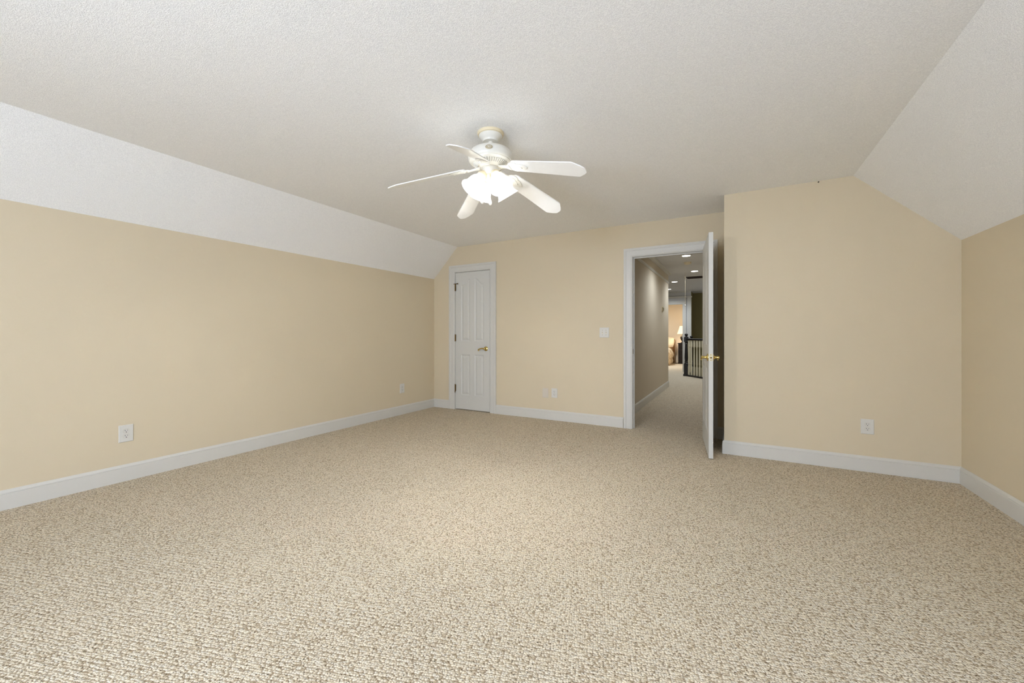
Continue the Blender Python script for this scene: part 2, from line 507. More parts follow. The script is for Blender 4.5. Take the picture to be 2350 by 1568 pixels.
# ------------------------------------------------------------------ panelled doors
def panel_sdf(X, Z, x0, x1, z0, zout, zin, outer_left):
    """distance (+ inside) to a panel whose top rises from zout on its outer side to zin on its inner side"""
    u = np.clip((X - x0) / (x1 - x0), 0, 1)
    if not outer_left: u = 1 - u
    s = np.clip((u - 0.12) / 0.80, 0, 1); s = s * s * (3 - 2 * s)
    top = zout + (zin - zout) * s
    return np.minimum(np.minimum(X - x0, x1 - X), np.minimum(Z - z0, (top - Z) * 0.9))

def door_slab(w, h, th, panels, nx, nz):
    """door in its own frame: x 0..w, y 0..-th (front at -th), panels moulded into both faces"""
    xs = np.linspace(0, w, nx); zs = np.linspace(0, h, nz)
    X, Z = np.meshgrid(xs, zs)
    dep = np.zeros_like(X)
    for p in panels:
        d = panel_sdf(X, Z, *p)
        dep = np.maximum(dep, np.interp(d, [-1, 0, .009, .016, .040, 1], [0, 0, .0075, .0075, .0015, .0015]))
    mb = MB()
    idx = lambda i, j: i * nx + j
    vf = [(float(X[i, j]), float(-th + dep[i, j]), float(Z[i, j])) for i in range(nz) for j in range(nx)]
    vb = [(float(X[i, j]), float(-dep[i, j]), float(Z[i, j])) for i in range(nz) for j in range(nx)]
    n = len(vf)
    f = []
    for i in range(nz - 1):
        for j in range(nx - 1):
            a, b, c_, d = idx(i, j), idx(i, j + 1), idx(i + 1, j + 1), idx(i + 1, j)
            f.append((a, b, c_, d)); f.append((n + d, n + c_, n + b, n + a))
    for i in range(nz - 1):
        f.append((idx(i, 0), idx(i + 1, 0), n + idx(i + 1, 0), n + idx(i, 0)))
        f.append((idx(i + 1, nx - 1), idx(i, nx - 1), n + idx(i, nx - 1), n + idx(i + 1, nx - 1)))
    for j in range(nx - 1):
        f.append((idx(0, j + 1), idx(0, j), n + idx(0, j), n + idx(0, j + 1)))
        f.append((idx(nz - 1, j), idx(nz - 1, j + 1), n + idx(nz - 1, j + 1), n + idx(nz - 1, j)))
    mb.add(vf + vb, f)
    return mb

def lever(parent, x, z, y, out, dirx):
    """lever handle on a door face: out = -1 (front, towards -Y) or +1, lever pointing along dirx*X"""
    root = MB()
    mx = Matrix.Translation((x, y, z)) @ Matrix.Rotation(PI / 2 * (1 if out < 0 else -1), 4, 'X')
    root.lathe([(.0335, 0), (.0335, .004), (.031, .008), (.024, .011), (.016, .013), (.0135, .016), (.012, .036), (.0135, .040), (.0135, .052), (.009, .056), (.0, .057)], 28, mx)
    o = root.build('door_handle', 'brass', parent, smooth=True)
    o['label'] = 'polished brass lever handle'
    lv = MB()
    yy = y + out * .047
    pts = [(0, 0, 0), (.015, 0, .003), (.035, 0, .006), (.058, 0, .004), (.078, 0, -.002), (.092, 0, -.008), (.101, 0, -.015), (.103, 0, -.023), (.097, 0, -.028), (.090, 0, -.025), (.089, 0, -.019)]
    lv.tube([(x + dirx * p[0], yy + out * .004 * (i > 3), z + p[2]) for i, p in enumerate(pts)], [.011, .0105, .0095, .0085, .008, .008, .0078, .0074, .007, .0064, .005], 12)
    lv.build('lever', 'brass', o, smooth=True)
    return o

def hinge(parent, x, y, z, h=0.10, finial=False, stop=False):
    m = MB()
    for k in range(5):
        m.lathe([(.0072, z + k * h / 5 + .0006), (.0072, z + (k + 1) * h / 5 - .0006)], 14, Matrix.Translation((x, y, 0)))
    m.lathe([(.0035, z - .004), (.0035, z + h + .004)], 12, Matrix.Translation((x, y, 0)))
    if finial:
        m.lathe([(.0072, z), (.0078, z - .008), (.006, z - .016), (.001, z - .030)], 14, Matrix.Translation((x, y, 0)))
    m.box(x - .004, x + .016, y + .002, y + .005, z, z + h)
    if stop:
        m.lathe([(.009, z + h), (.009, z + h + .006)], 14, Matrix.Translation((x, y, 0)))
        m.tube([(x - .022, y - .004, z + h + .003), (x + .055, y - .016, z + h + .003)], .005, 10)
        m.lathe([(.009, 0), (.009, .008)], 12, Matrix.Translation((x + .055, y - .016, z + h + .003)) @ Matrix.Rotation(PI / 2, 4, 'Y'))
    o = m.build('hinge', 'brass_old', parent, smooth=True)
    o['label'] = 'tarnished brass hinge' + (' with pin stop' if stop else '')
    return o

# closed narrow door in the far wall (hinges left, lever right)
DW, DH = 0.610, 2.038
d1 = empty('door_1', (CL0 + .005, YB + .035, .012))
pan = [(.106, .262, 1.018, 1.850, 1.935, True), (.348, .504, 1.018, 1.850, 1.935, False),
       (.106, .262, .212, .812, .812, True), (.348, .504, .212, .812, .812, False)]
door_slab(DW, DH, .035, pan, 118, 320).build('panel_slab', 'door', d1, smooth=True)
lever(d1, .545, .906, -.035, -1, -1)
hinge(d1, -.003, -.043, 1.770, stop=True)
hinge(d1, -.003, -.043, 1.012)
hinge(d1, -.003, -.043, .262, finial=True)
struct(d1, 'narrow white four-panel door, closed, with a brass lever')
struct(MB().box(CL0 - .3, CL0 - .28, YH, YH + .9, 0, 2.4).box(CL1 + .28, CL1 + .3, YH, YH + .9, 0, 2.4).box(CL0 - .3, CL1 + .3, YH + .9, YH + .92, 0, 2.4).box(CL0 - .3, CL1 + .3, YH, YH + .92, 2.4, 2.42).build('wall_closet', 'hall_wall'), 'closet walls behind the narrow door')

# open door into the room, hinged on the right jamb and swung a little past square
DW2, DH2 = 0.825, 2.034
ang = math.radians(97.0)
PIN = Vector((DR1 - .004, YB - .026, 0))
d2 = empty('door_2', (PIN.x, PIN.y, .008), ang)
# in its own frame the closed door runs along -X from the pin with its room face at y=0 and its hall face at y=+.035
sw = DW2
kx = sw / 0.61
pan2 = [(sw - (b * kx), sw - (a * kx), z0, zo, zi, not ol) for a, b, z0, zo, zi, ol in pan]
slab = door_slab(sw, DH2, .036, [(a, b, z0, zo - .012, zi - .012, ol) for a, b, z0, zo, zi, ol in pan2], 130, 320)
slab.v = [(x - sw - .004, y + .046, z) for x, y, z in slab.v]
slab.build('panel_slab', 'door', d2, smooth=True)
xl_ = -sw - .004 + .066
lever(d2, xl_, .906, .010, -1, 1)
lever(d2, xl_, .906, .046, 1, 1)
lp = MB().box(-sw - .0052, -sw - .004, .016, .040, .876, .940)
lo = lp.build('latch_plate', 'brass_pale', d2)
lo['label'] = 'pale brass latch plate'
lb = MB().lathe([(.0085, 0), (.0085, .004), (.006, .009), (.002, .010)], 16, Matrix.Translation((-sw - .0052, .028, .906)) @ Matrix.Rotation(-PI / 2, 4, 'Y'))
for zz in (.885, .931):
    lb.lathe([(.004, 0), (.003, .0008)], 12, Matrix.Translation((-sw - .0052, .028, zz)) @ Matrix.Rotation(-PI / 2, 4, 'Y'))
lb.build('latch_bolt', 'brass_old', lo, smooth=True)
for zz in (.2, .95, 1.74):
    m = MB()
    m.lathe([(.0072, zz), (.0072, zz + .1)], 14, Matrix.Translation((0, 0, 0)))
    m.box(-.03, -.001, .004, .0095, zz, zz + .1)
    m.build('hinge', 'brass_old', d2, smooth=True)
struct(d2, 'white panelled door standing open into the room, seen edge on')

# ------------------------------------------------------------------ wall plates
def plate_face(m, w, h):
    b = .004
    r = [[(-w / 2, 0, -h / 2), (w / 2, 0, -h / 2), (w / 2, 0, h / 2), (-w / 2, 0, h / 2)],
         [(-w / 2, -.003, -h / 2), (w / 2, -.003, -h / 2), (w / 2, -.003, h / 2), (-w / 2, -.003, h / 2)],
         [(-w / 2 + b, -.0065, -h / 2 + b), (w / 2 - b, -.0065, -h / 2 + b), (w / 2 - b, -.0065, h / 2 - b), (-w / 2 + b, -.0065, h / 2 - b)]]
    m.sweep(r)

def outlet(w=.083, h=.124):
    root = empty('wall_outlet', (0, 0, 0))
    m = MB(); plate_face(m, w, h); m.build('cover_plate', 'plastic', root)
    for sz in (1, -1):
        zc = sz * .0195
        pts = []
        for k in range(40):
            a = 2 * PI * k / 40
            pts.append((.0172 * math.cos(a), max(-.0138, min(.0138, .0172 * math.sin(a))) + zc))
        m = MB(); m.prism(pts, -.0063, -.0085, axis='y')
        rc = m.build('receptacle', 'plastic', root)
        m = MB(); rim = [(p[0] * 1.06, (p[1] - zc) * 1.07 + zc) for p in pts]
        m.prism(rim, -.0062, -.0068, axis='y'); m.build('receptacle_gap', 'badge', rc)
        m = MB()
        m.box(-.0085, -.0058, -.0088, -.008, zc - .001, zc + .009)
        m.box(.0058, .0080, -.0088, -.008, zc + .0005, zc + .0085)
        m.lathe([(.0030, -.0004), (.0030, .0004)], 14, Matrix.Translation((0, -.0084, zc - .0085)) @ Matrix.Rotation(PI / 2, 4, 'X'))
        m.build('socket_slot', 'dark', rc)
    m = MB(); m.lathe([(.0032, 0), (.0026, .0012)], 14, Matrix.Translation((0, -.0064, 0)) @ Matrix.Rotation(PI / 2, 4, 'X'))
    m.build('screw', 'plastic', root, smooth=True)
    return root

GR = 'duplex wall outlets'
o = outlet(.086, .130)
tag(o, 'white duplex outlet low on the long left wall, the one nearest the camera', 'outlet', GR)
o.location = (XL, 1.2435, .363); o.rotation_euler = (0, 0, PI / 2)
o2 = copy_tree(o); o2.location = (XL, 4.166, .3655); o2.scale = (1, 1, 1)
tag(o2, 'white duplex outlet low on the left wall, close to the far corner', 'outlet', GR)
o3 = copy_tree(o); o3.location = (-2.0555, YB, .3555); o3.rotation_euler = (0, 0, 0); o3.scale = (.95, 1, .95)
tag(o3, 'white duplex outlet on the far wall, right beside the blank plate', 'outlet', GR)
o4 = copy_tree(o); o4.location = (.9575, YC, .368); o4.rotation_euler = (0, 0, 0); o4.scale = (.98, 1, .94)
tag(o4, 'white duplex outlet low on the forward wall right of the open door', 'outlet', GR)

bp_ = empty('blank_wall_plate', (-2.185, YB, .3485))
m = MB(); plate_face(m, .084, .126); m.build('cover_plate', mat('painted_plate', (208, 199, 186), 0.45, bump=(200, 0.02, 0.0005)), bp_)
for zz in (.042, -.042):
    m = MB(); m.lathe([(.003, 0), (.0024, .001)], 12, Matrix.Translation((0, -.0064, zz)) @ Matrix.Rotation(PI / 2, 4, 'X')); m.build('screw', 'plastic', bp_)
tag(bp_, 'blank cream cover plate on the far wall, left of the outlet', 'wall plate')

sw_ = empty('light_switch', (-1.392, YB, 1.148))
m = MB(); plate_face(m, .119, .124); m.build('cover_plate', 'plastic', sw_)
for sx in (-.023, .023):
    m = MB(); m.box(sx - .006, sx + .006, -.0075, -.006, -.013, .013); g = m.build('toggle_slot', 'fan_cream', sw_)
    m = MB(); m.prism([(-.0065, -.006), (-.0065, .004), (-.017, .011), (-.017, .006)], sx - .0042, sx + .0042, axis='x'); m.build('toggle', 'plastic', sw_)
    for zz in (.030, -.030):
        m = MB(); m.lathe([(.0032, 0), (.0026, .001)], 12, Matrix.Translation((sx, -.0064, zz)) @ Matrix.Rotation(PI / 2, 4, 'X')); m.build('screw', 'brass_old', sw_)
tag(sw_, 'white double toggle switch on the far wall, left of the doorway', 'light switch')

hk = MB(); hk.lathe([(.005, 0), (.005, .006), (.003, .012)], 12, Matrix.Translation((.636, YC, 2.430)) @ Matrix.Rotation(PI / 2, 4, 'X'))
tag(hk.build('nail', 'dark'), 'tiny dark nail where the forward wall meets the ceiling', 'nail')

# ------------------------------------------------------------------ ceiling fan
FX, FY = -1.391, 2.218
fan = empty('ceiling_fan', (FX, FY, H))
tag(fan, 'white five-blade ceiling fan with four lit glass shades', 'ceiling fan')
def FL(name, prof, material, parent=fan, n=48, mx=None, cap=True):
    return MB().lathe(prof, n, mx, cap).build(name, material, parent, smooth=True)
can = FL('canopy', [(.076, -.017), (.077, -.022), (.071, -.032), (.058, -.045), (.050, -.054), (.0495, -.060), (.030, -.061)], 'fan')
FL('canopy_ring', [(.086, 0), (.0862, -.010), (.083, -.016), (.076, -.0185), (.05, -.0185)], 'fan_cream', can)
FL('downrod', [(.017, -.05), (.017, -.112)], 'fan')
ball = FL('hanger_collar', [(.030, -.088), (.031, -.096), (.034, -.106)], 'fan')
mot = FL('motor_housing', [(.034, -.101), (.075, -.104), (.105, -.111), (.128, -.124), (.141, -.140), (.146, -.156), (.1465, -.172), (.143, -.186), (.139, -.190), (.134, -.189), (.128, -.185)], 'fan')
vr = FL('vent_ring', [(.134, -.188), (.132, -.194), (.124, -.198), (.116, -.199), (.080, -.219), (.070, -.226), (.060, -.228)], 'fan')
m = MB()
for k in range(44):
    a = 2 * PI * k / 44
    mx = Matrix.Rotation(a, 4, 'Z')
    pr_ = [(.113, -.2005), (.084, -.217), (.084, -.2225), (.113, -.2065)]
    m.prism(pr_, -.0028, .0028, axis='y', mx=mx)
m.build('vent_fins', 'fan', vr)
m = MB()
for k in range(44):
    a = 2 * PI * (k + .5) / 44
    m.prism([(.112, -.2015), (.085, -.2165), (.085, -.2172), (.112, -.2022)], -.0030, .0030, axis='y', mx=Matrix.Rotation(a, 4, 'Z'))
m.build('vent_slots', mat('vent_grey', (184, 181, 172), 0.6, bump=(60, 0.03, 0.001)), vr)
# badge on the shoulder of the motor, towards the camera
vdir = math.atan2(-FY, -FX) - math.radians(4)
bmx = Matrix.Rotation(vdir, 4, 'Z') @ Matrix.Translation((.1445, 0, -.157)) @ Matrix.Rotation(math.radians(76), 4, 'Y')
m = MB(); m.lathe([(.020, 0), (.020, .0035), (.0175, .0045), (.0165, .0030), (.001, .0030)], 32, bmx @ Matrix.Diagonal((.72, 1.15, 1, 1)))
bd = m.build('badge', 'badge', mot, smooth=True); bd['label'] = 'small oval badge'
m = MB()
for s in (-1, 1):
    pts = [(.006 * math.cos(t * .7) + 0, s * .007 + .0055 * math.sin(t * .7), .0038) for t in range(0, 8)]
    m.tube(pts, .0011, 6, bmx)
m.tube([(-.008, -.004, .0038), (.002, .0, .0038), (.008, .005, .0038)], .0011, 6, bmx)
m.build('emblem', 'fan', bd)

# blades: droop a little towards the tips, pitched about their length
def blade_outline():
    R, r0 = .655, .168
    top = [(r0, .030), (r0 + .012, .045), (r0 + .03, .052), (.30, .056), (.45, .061), (R - .076, .066), (R - .064, .0665), (R - .057, .064),
           (R - .032, .046), (R - .018, .037), (R - .013, .030), (R - .003, .022), (R, .012)]
    return top + [(r, -t) for r, t in top[::-1]]
DROOP, PITCH, Z_AT = .268, .26, -.262
def bz(r, t, off=0.0): return Z_AT - (r - .2) * DROOP - t * PITCH + off
ol = blade_outline(); nb = len(ol)
m = MB()
m.add([(r, t, bz(r, t)) for r, t in ol] + [(r, t, bz(r, t, .006)) for r, t in ol],
      [tuple(range(nb))[::-1], tuple(range(nb, 2 * nb))] + [(i, (i + 1) % nb, nb + (i + 1) % nb, nb + i) for i in range(nb)])
blade = m.build('blade', 'fan_blade', fan)
# blade iron: arm out of the motor, then a lobed plate under the blade
m = MB()
arm = [(.070, 0, -.231), (.095, 0, -.236), (.120, 0, -.243), (.150, 0, -.254)]
wid = [.018, .015, .014, .022]
rings = [[(p[0], -w_, p[2] + w_ * PITCH * (i / 3)), (p[0], w_, p[2] - w_ * PITCH * (i / 3)), (p[0], w_, p[2] - .008 - w_ * PITCH * (i / 3)), (p[0], -w_, p[2] - .008 + w_ * PITCH * (i / 3))] for i, (p, w_) in enumerate(zip(arm, wid))]
m.sweep(rings)
half = [(.140, .018), (.150, .031), (.165, .040), (.185, .043), (.203, .038), (.212, .029), (.224, .030), (.240, .027), (.258, .016), (.272, .004)]
io = half + [(r, -t) for r, t in half[::-1]]; ni = len(io)
m.add([(r, t, bz(r, t, -.0065)) for r, t in io] + [(r, t, bz(r, t, -.0005)) for r, t in io],
      [tuple(range(ni))[::-1], tuple(range(ni, 2 * ni))] + [(i, (i + 1) % ni, ni + (i + 1) % ni, ni + i) for i in range(ni)])
io2 = [(.186 + (r - .186) * .55, t * .55) for r, t in io]
m.add([(r, t, bz(r, t, -.010)) for r, t in io2] + [(r, t, bz(r, t, -.006)) for r, t in io2],
      [tuple(range(ni))[::-1], tuple(range(ni, 2 * ni))] + [(i, (i + 1) % ni, ni + (i + 1) % ni, ni + i) for i in range(ni)])
for r, t in ((.17, .022), (.17, -.022), (.235, 0)):
    m.lathe([(.005, -.003), (.004, 0)], 10, Matrix.Translation((r, t, bz(r, t, -.0085))))
iron = m.build('blade_iron', 'fan', blade, bevel=.0015)
PH = math.radians(-2.2)
blade.rotation_euler = (0, 0, PH)
for k in range(1, 5):
    c_ = blade.copy(); COL.objects.link(c_); c_.parent = fan
    c_.rotation_euler = (0, 0, PH + 2 * PI * k / 5)
    i_ = iron.copy(); COL.objects.link(i_); i_.parent = c_

sh = FL('switch_housing', [(.050, -.226), (.0535, -.230), (.0535, -.262), (.051, -.268), (.046, -.276), (.046, -.281)], 'fan')
lk = FL('light_fitter', [(.046, -.280), (.048, -.285), (.046, -.296), (.036, -.310), (.018, -.322), (.010, -.328), (.010, -.334), (.004, -.340)], 'fan_cream')
lk['label'] = 'cream light fitter below the switch housing'
# four shades
CR, CDp = Vector((math.cos(YAW), math.sin(YAW), 0)), Vector((-math.sin(YAW), math.cos(YAW), 0))
TILT = math.radians(35)
bell_out = [(.024, 0), (.0275, .002), (.029, .010), (.034, .022), (.045, .038), (.052, .055), (.0555, .072), (.059, .090), (.066, .106), (.0765, .120)]
bell = bell_out + [(r - .003, s) for r, s in bell_out[::-1]]
proto = None
for k, deg in enumerate((-58, 32, 122, 212)):
    a = math.radians(deg)
    dirh = CR * math.cos(a) + CDp * math.sin(a)
    phi = math.atan2(dirh.y, dirh.x)
    base = Matrix.Rotation(phi, 4, 'Z')
    axis_mx = base @ Matrix.Translation((.066, 0, -.292)) @ Matrix.Rotation(PI - TILT, 4, 'Y')
    if proto is None:
        p_mesh = MB().lathe(bell, 40, None, False)
        proto = p_mesh.build('lamp_shade', 'shade_glass', fan, smooth=True)
        s_mesh = MB(); s_mesh.lathe([(.010, -.040), (.014, -.034), (.020, -.026), (.026, -.016), (.031, -.006), (.031, .004), (.026, .008)], 28)
        sock = s_mesh.build('socket_cup', 'fan_cream', proto, smooth=True)
        b_mesh = MB(); b_mesh.lathe([(.012, .006), (.012, .012), (.016, .020), (.020, .029), (.0205, .036), (.017, .044), (.009, .049), (.001, .051)], 24)
        bulb = b_mesh.build('bulb', 'bulb', proto, smooth=True)
        s_ = proto
    else:
        s_ = proto.copy(); COL.objects.link(s_); s_.parent = fan
        for ch in (sock, bulb):
            cc = ch.copy(); COL.objects.link(cc); cc.parent = s_
    s_.matrix_basis = axis_mx
    L_ = bpy.data.lights.new('fan_bulb_light', 'POINT'); L_.energy = P_BULB; L_.color = C_BULB; L_.shadow_soft_size = .012
    lo_ = bpy.data.objects.new('fan_bulb_light', L_); COL.objects.link(lo_)
    lo_.parent = fan
    lo_.location = axis_mx @ Vector((0, 0, .066))
# pull chains with pendants
def chain(p, z0, z1):
    m = MB(); m.tube([(p.x, p.y, z0), (p.x, p.y, z1)], .0013, 8)
    ch = m.build('pull_chain', 'chain', fan)
    m = MB(); m.lathe([(.002, z1 + .004), (.006, z1), (.0105, z1 - .010), (.011, z1 - .017), (.007, z1 - .024), (.001, z1 - .027)], 18, Matrix.Translation((p.x, p.y, 0)))
    m.build('pendant', 'fan', ch, smooth=True)
chain(CR * .0 + CDp * -.048, -.290, -.462)
chain(CR * -.052 + CDp * -.030, -.290, -.448)

# ------------------------------------------------------------------ hall and landing beyond the doorway
# walls
struct(MB().box(HX0 - WT, HX0, YH, HEND, 0, H).build('wall_hall', 'hall_wall'), 'beige hall wall seen through the doorway')
struct(MB().box(HX1, HX1 + WT, YH, 10.66, 0, H).build('wall_hall', 'hall_wall'), 'hidden right wall of the hall')
struct(MB().box(-5.0, HX0 - WT, HEND - WT, HEND, 0, H).build('wall_landing', 'hall_wall'), 'landing wall around the corner of the hall')
struct(MB().box(-5.1, -5.0, HEND - WT, 17.7, 0, H).build('wall_landing', 'hall_wall'), 'far left wall of landing and bedroom')
FD0, FD1, FDZ = -2.16, -1.352, 2.045
w = MB(); w.box(-5.0, FD0 - JT, YFAR, YFAR + WT, 0, H); w.box(FD1 + JT, -1.126, YFAR, YFAR + WT, 0, H); w.box(FD0 - JT, FD1 + JT, YFAR, YFAR + WT, FDZ + JT, H)
struct(w.build('wall_landing', 'hall_ceil'), 'white panelled wall at the end of the landing')
struct(MB().box(-5.2, 2.2, YH, 17.7, H, H + .1).build('ceiling', 'hall_ceil'), 'white hall ceiling with recessed lights')
# stairwell walls, going down below the landing
w = MB(); w.box(-1.126, 2.2, 13.9, 14.0, -2.7, H + .09); w.box(2.1, 2.2, 10.5, 13.9, -2.7, H); w.box(HX1, 2.1, 10.56, 10.66, -2.7, H)
struct(w.build('wall_stairwell', 'olive'), 'dim olive wall of the stairwell')
struct(MB().box(-1.2, 2.2, 10.5, 14.0, -2.8, -2.7).build('floor', 'tan_wood'), 'lower floor at the foot of the stairwell')
w = MB(); w.box(-1.24, -1.126, YFAR + WT, 14.0, -2.7, H)
struct(w.build('wall_stairwell', 'olive'), 'side wall of the stairwell beside the bedroom door')
L_ = bpy.data.lights.new('stairwell_fill', 'POINT'); L_.energy = P_STAIR_FILL; L_.color = C_BED; L_.shadow_soft_size = .15
lo_ = bpy.data.objects.new('stairwell_fill', L_); lo_.location = (1.1, 12.0, 1.7); COL.objects.link(lo_)  # unseen fill without a fixture, added to brighten the olive stairwell wall
# crown and picture rail
def rail_profile(name, label, prof, p0, p1, nrm, m0=0, m1=0):
    p0, p1, nrm = Vector(p0 + (0,)), Vector(p1 + (0,)), Vector(nrm + (0,))
    d = (p1 - p0).normalized()
    r0 = [tuple(p0 + nrm * t - d * (t * m0) + Vector((0, 0, z))) for t, z in prof]
    r1 = [tuple(p1 + nrm * t + d * (t * m1) + Vector((0, 0, z))) for t, z in prof]
    return struct(MB().sweep([r0, r1]).build(name, 'trim'), label)
CROWN = [(0, H - .045), (.010, H - .045), (.014, H - .036), (.030, H - .022), (.046, H - .014), (.052, H - .006), (.064, H - .004), (.064, H), (0, H)]
PIC = [(0, 2.222), (.010, 2.222), (.014, 2.230), (.010, 2.238), (.018, 2.246), (.022, 2.256), (0, 2.258)]
rail_profile('trim_3', 'crown moulding along the hall wall', CROWN, (HX0, YH), (HX0, HEND), (1, 0), 0, 1)
rail_profile('trim_4', 'picture rail moulding along the hall wall', PIC, (HX0, YH), (HX0, HEND), (1, 0), 0, 1)
rail_profile('trim_3', 'crown moulding around the hall corner', CROWN, (HX0, HEND), (-5.0, HEND), (0, 1), 1, 0)
rail_profile('trim_3', 'crown moulding over the bedroom doorway', CROWN, (-5.0, YFAR), (-1.126, YFAR), (0, -1), 0, 0)
# bedroom doorway trim: casing, flat pilaster, cornice over the head
t3 = empty('trim_5', (FD1, YFAR, 0))
local(t3, lambda m: casing(m, FD0, FD1, FDZ, YFAR, -1)).build('casing', 'trim', t3)
local(t3, lambda m: jamb(m, FD0, FD1, FDZ, YFAR, YFAR + WT)).build('jamb', 'trim', t3)
local(t3, lambda m: m.box(-1.218, -1.110, YFAR - .03, YFAR, 0, 2.245)).build('pilaster', 'trim', t3)
local(t3, lambda m: m.prism([(YFAR, 2.245), (YFAR - .03, 2.245), (YFAR - .036, 2.262), (YFAR - .06, 2.272), (YFAR - .06, 2.284), (YFAR, 2.284)], -3.2, -1.095, axis='x')).build('cornice', 'trim', t3)
for zz in (1.75, .72):
    hg = local(t3, lambda m: m.box(FD1 - .002, FD1 + .006, YFAR + .01, YFAR + .05, zz, zz + .1)).build('hinge', 'brass_old', t3)
struct(t3, 'white cased doorway to the lit bedroom at the end of the landing')

# recessed lights
GRL = 'recessed ceiling lights in the hall'
rl = empty('recessed_light', (0, 0, H))
MB().lathe([(.078, 0), (.092, -.001), (.094, -.004), (.084, -.006), (.076, -.003)], 32).build('trim_ring', 'trim', rl, smooth=True)
MB().lathe([(.077, -.001), (.060, -.004), (.001, -.005)], 32).build('lens', 'downlight', rl, smooth=True)
spots = [(-.690, 7.235, 'lit recessed ceiling light nearest the doorway, above the smoke detector'),
         (-.707, 9.077, 'lit recessed ceiling light just before the dark vent slot'),
         (-1.286, 10.663, 'lit recessed ceiling light beyond the end of the hall wall, left of the cord'),
         (-1.644, 12.314, 'smallest lit recessed light, just past the hall corner')]
for i, (x, y, lab) in enumerate(spots):
    r_ = rl if i == 0 else copy_tree(rl)
    r_.location = (x, y, H)
    tag(r_, lab, 'ceiling light', GRL)
    L_ = bpy.data.lights.new('downlight_beam', 'SPOT'); L_.energy = P_DOWN * (1.0, 1.0, 1.3, 1.5)[i]; L_.color = C_HALL
    L_.spot_size = math.radians(160); L_.spot_blend = .9; L_.shadow_soft_size = .05
    lo_ = bpy.data.objects.new('downlight_beam', L_); lo_.location = (x, y, H - .03); COL.objects.link(lo_)

sd = empty('smoke_detector', (-.731, 7.898, H))
MB().lathe([(.062, 0), (.064, -.006), (.062, -.016)], 32).build('base', 'fan_cream', sd, smooth=True)
MB().lathe([(.060, -.016), (.058, -.030), (.048, -.038), (.001, -.040)], 32).build('cover', 'fan_cream', sd, smooth=True)
tag(sd, 'round cream smoke detector on the hall ceiling', 'smoke detector')

vt = empty('ceiling_vent', (-.62, 10.0, H))
m = MB(); m.box(-.36, -.33, -.25, .25, -.012, 0); m.box(.33, .36, -.25, .25, -.012, 0); m.box(-.33, .33, -.25, -.21, -.012, 0); m.box(-.33, .33, .21, .25, -.012, 0)
m.build('frame', 'trim', vt)
MB().box(-.33, .33, -.21, .21, -.004, 0).build('recess', 'dark', vt)
m = MB()
for k in range(5): m.box(-.33, .33, -.19 + k * .09, -.165 + k * .09, -.010, -.005)
m.build('slats', 'grille', vt)
tag(vt, 'dark brown slotted vent in the hall ceiling', 'vent')

pc = empty('pull_cord', (-.90, 9.2, H))
MB().tube([(0, 0, 0), (0, 0, -.68)], .0022, 8).build('cord', 'badge', pc)
MB().lathe([(.003, -.675), (.010, -.685), (.012, -.70), (.008, -.715), (.001, -.72)], 16).build('knob', 'plastic', pc, smooth=True)
tag(pc, 'thin cord with a small white knob hanging from the hall ceiling', 'pull cord')

th = empty('thermostat', (HX0, 8.37, 1.628), PI / 2)
MB().box(-.075, .075, -.006, 0, -.045, .045).build('back_plate', 'fan_cream', th)
MB().box(-.055, .055, -.026, -.006, -.036, .036).build('cover', 'badge', th, bevel=.004)
m = MB(); m.box(-.02, .02, -.027, -.0255, -.012, .016); m.build('display', 'dark', th)
tag(th, 'small thermostat on the hall wall', 'thermostat')

# stair railing: black newels and handrail, cream turned balusters
N0, N1 = Vector((-1.126, 11.81, 0)), Vector((-.19, 10.71, 0))
N2 = Vector((-1.10, 13.0, 0))
rail = empty('stair_railing', N0)
tag(rail, 'landing railing with black newel posts and handrail over cream balusters', 'railing')
def newel(p, sz=1.0):
    q = p - N0
    mx = Matrix.Translation(q) @ Matrix.Diagonal((1, 1, sz, 1))
    m = MB()
    s = .056
    m.box(-s, s, -s, s, 0, .33, mx); m.box(-s * .95, s * .95, -s * .95, s * .95, .93, 1.055, mx)
    m.box(-s - .016, s + .016, -s - .016, s + .016, 0, .05, mx)
    m.lathe([(.054, .33), (.050, .345), (.036, .36), (.046, .385), (.036, .405), (.040, .43), (.044, .50), (.038, .66), (.032, .82), (.030, .86), (.042, .875), (.034, .89), (.046, .93)], 24, mx)
    m.lathe([(.050, 1.055), (.046, 1.066), (.026, 1.074), (.022, 1.082), (.036, 1.096), (.043, 1.114), (.042, 1.130), (.030, 1.148), (.001, 1.156)], 24, mx)
    m.build('newel_post', 'black_wood', rail, smooth=True)
newel(N0); newel(N2, .945)
def baluster_mesh():
    m = MB()
    s = .0165
    m.box(-s, s, -s, s, .04, .27); m.box(-s, s, -s, s, .80, .975)
    m.lathe([(.020, .27), (.014, .278), (.020, .290), (.013, .302), (.019, .325), (.0195, .36), (.016, .55), (.0125, .74), (.012, .765), (.018, .775), (.013, .785), (.020, .80)], 16)
    return m
bal0 = None
def rail_run(a, b, n):
    global bal0
    d = b - a; ln = d.length; rz = math.atan2(d.y, d.x)
    mx = Matrix.Translation(a - N0) @ Matrix.Rotation(rz, 4, 'Z')
    m = MB(); m.prism([(-.030, .972), (.030, .972), (.034, .99), (.030, 1.012), (.016, 1.022), (-.016, 1.022), (-.030, 1.012), (-.034, .99)], .04, ln - .02, axis='x', mx=mx)
    m.build('handrail', 'black_wood', rail, smooth=True)
    m = MB(); m.box(.05, ln - .02, -.045, .045, 0, .042, mx); m.build('base_rail', 'black_wood', rail)
    for k in range(n):
        q = a - N0 + d * ((k + 1) / (n + 1))
        if bal0 is None:
            bal0 = baluster_mesh().build('baluster', 'balus', rail, smooth=True); o = bal0
        else:
            o = bal0.copy(); COL.objects.link(o); o.parent = rail
        o.location = q; o.rotation_euler = (0, 0, rz)
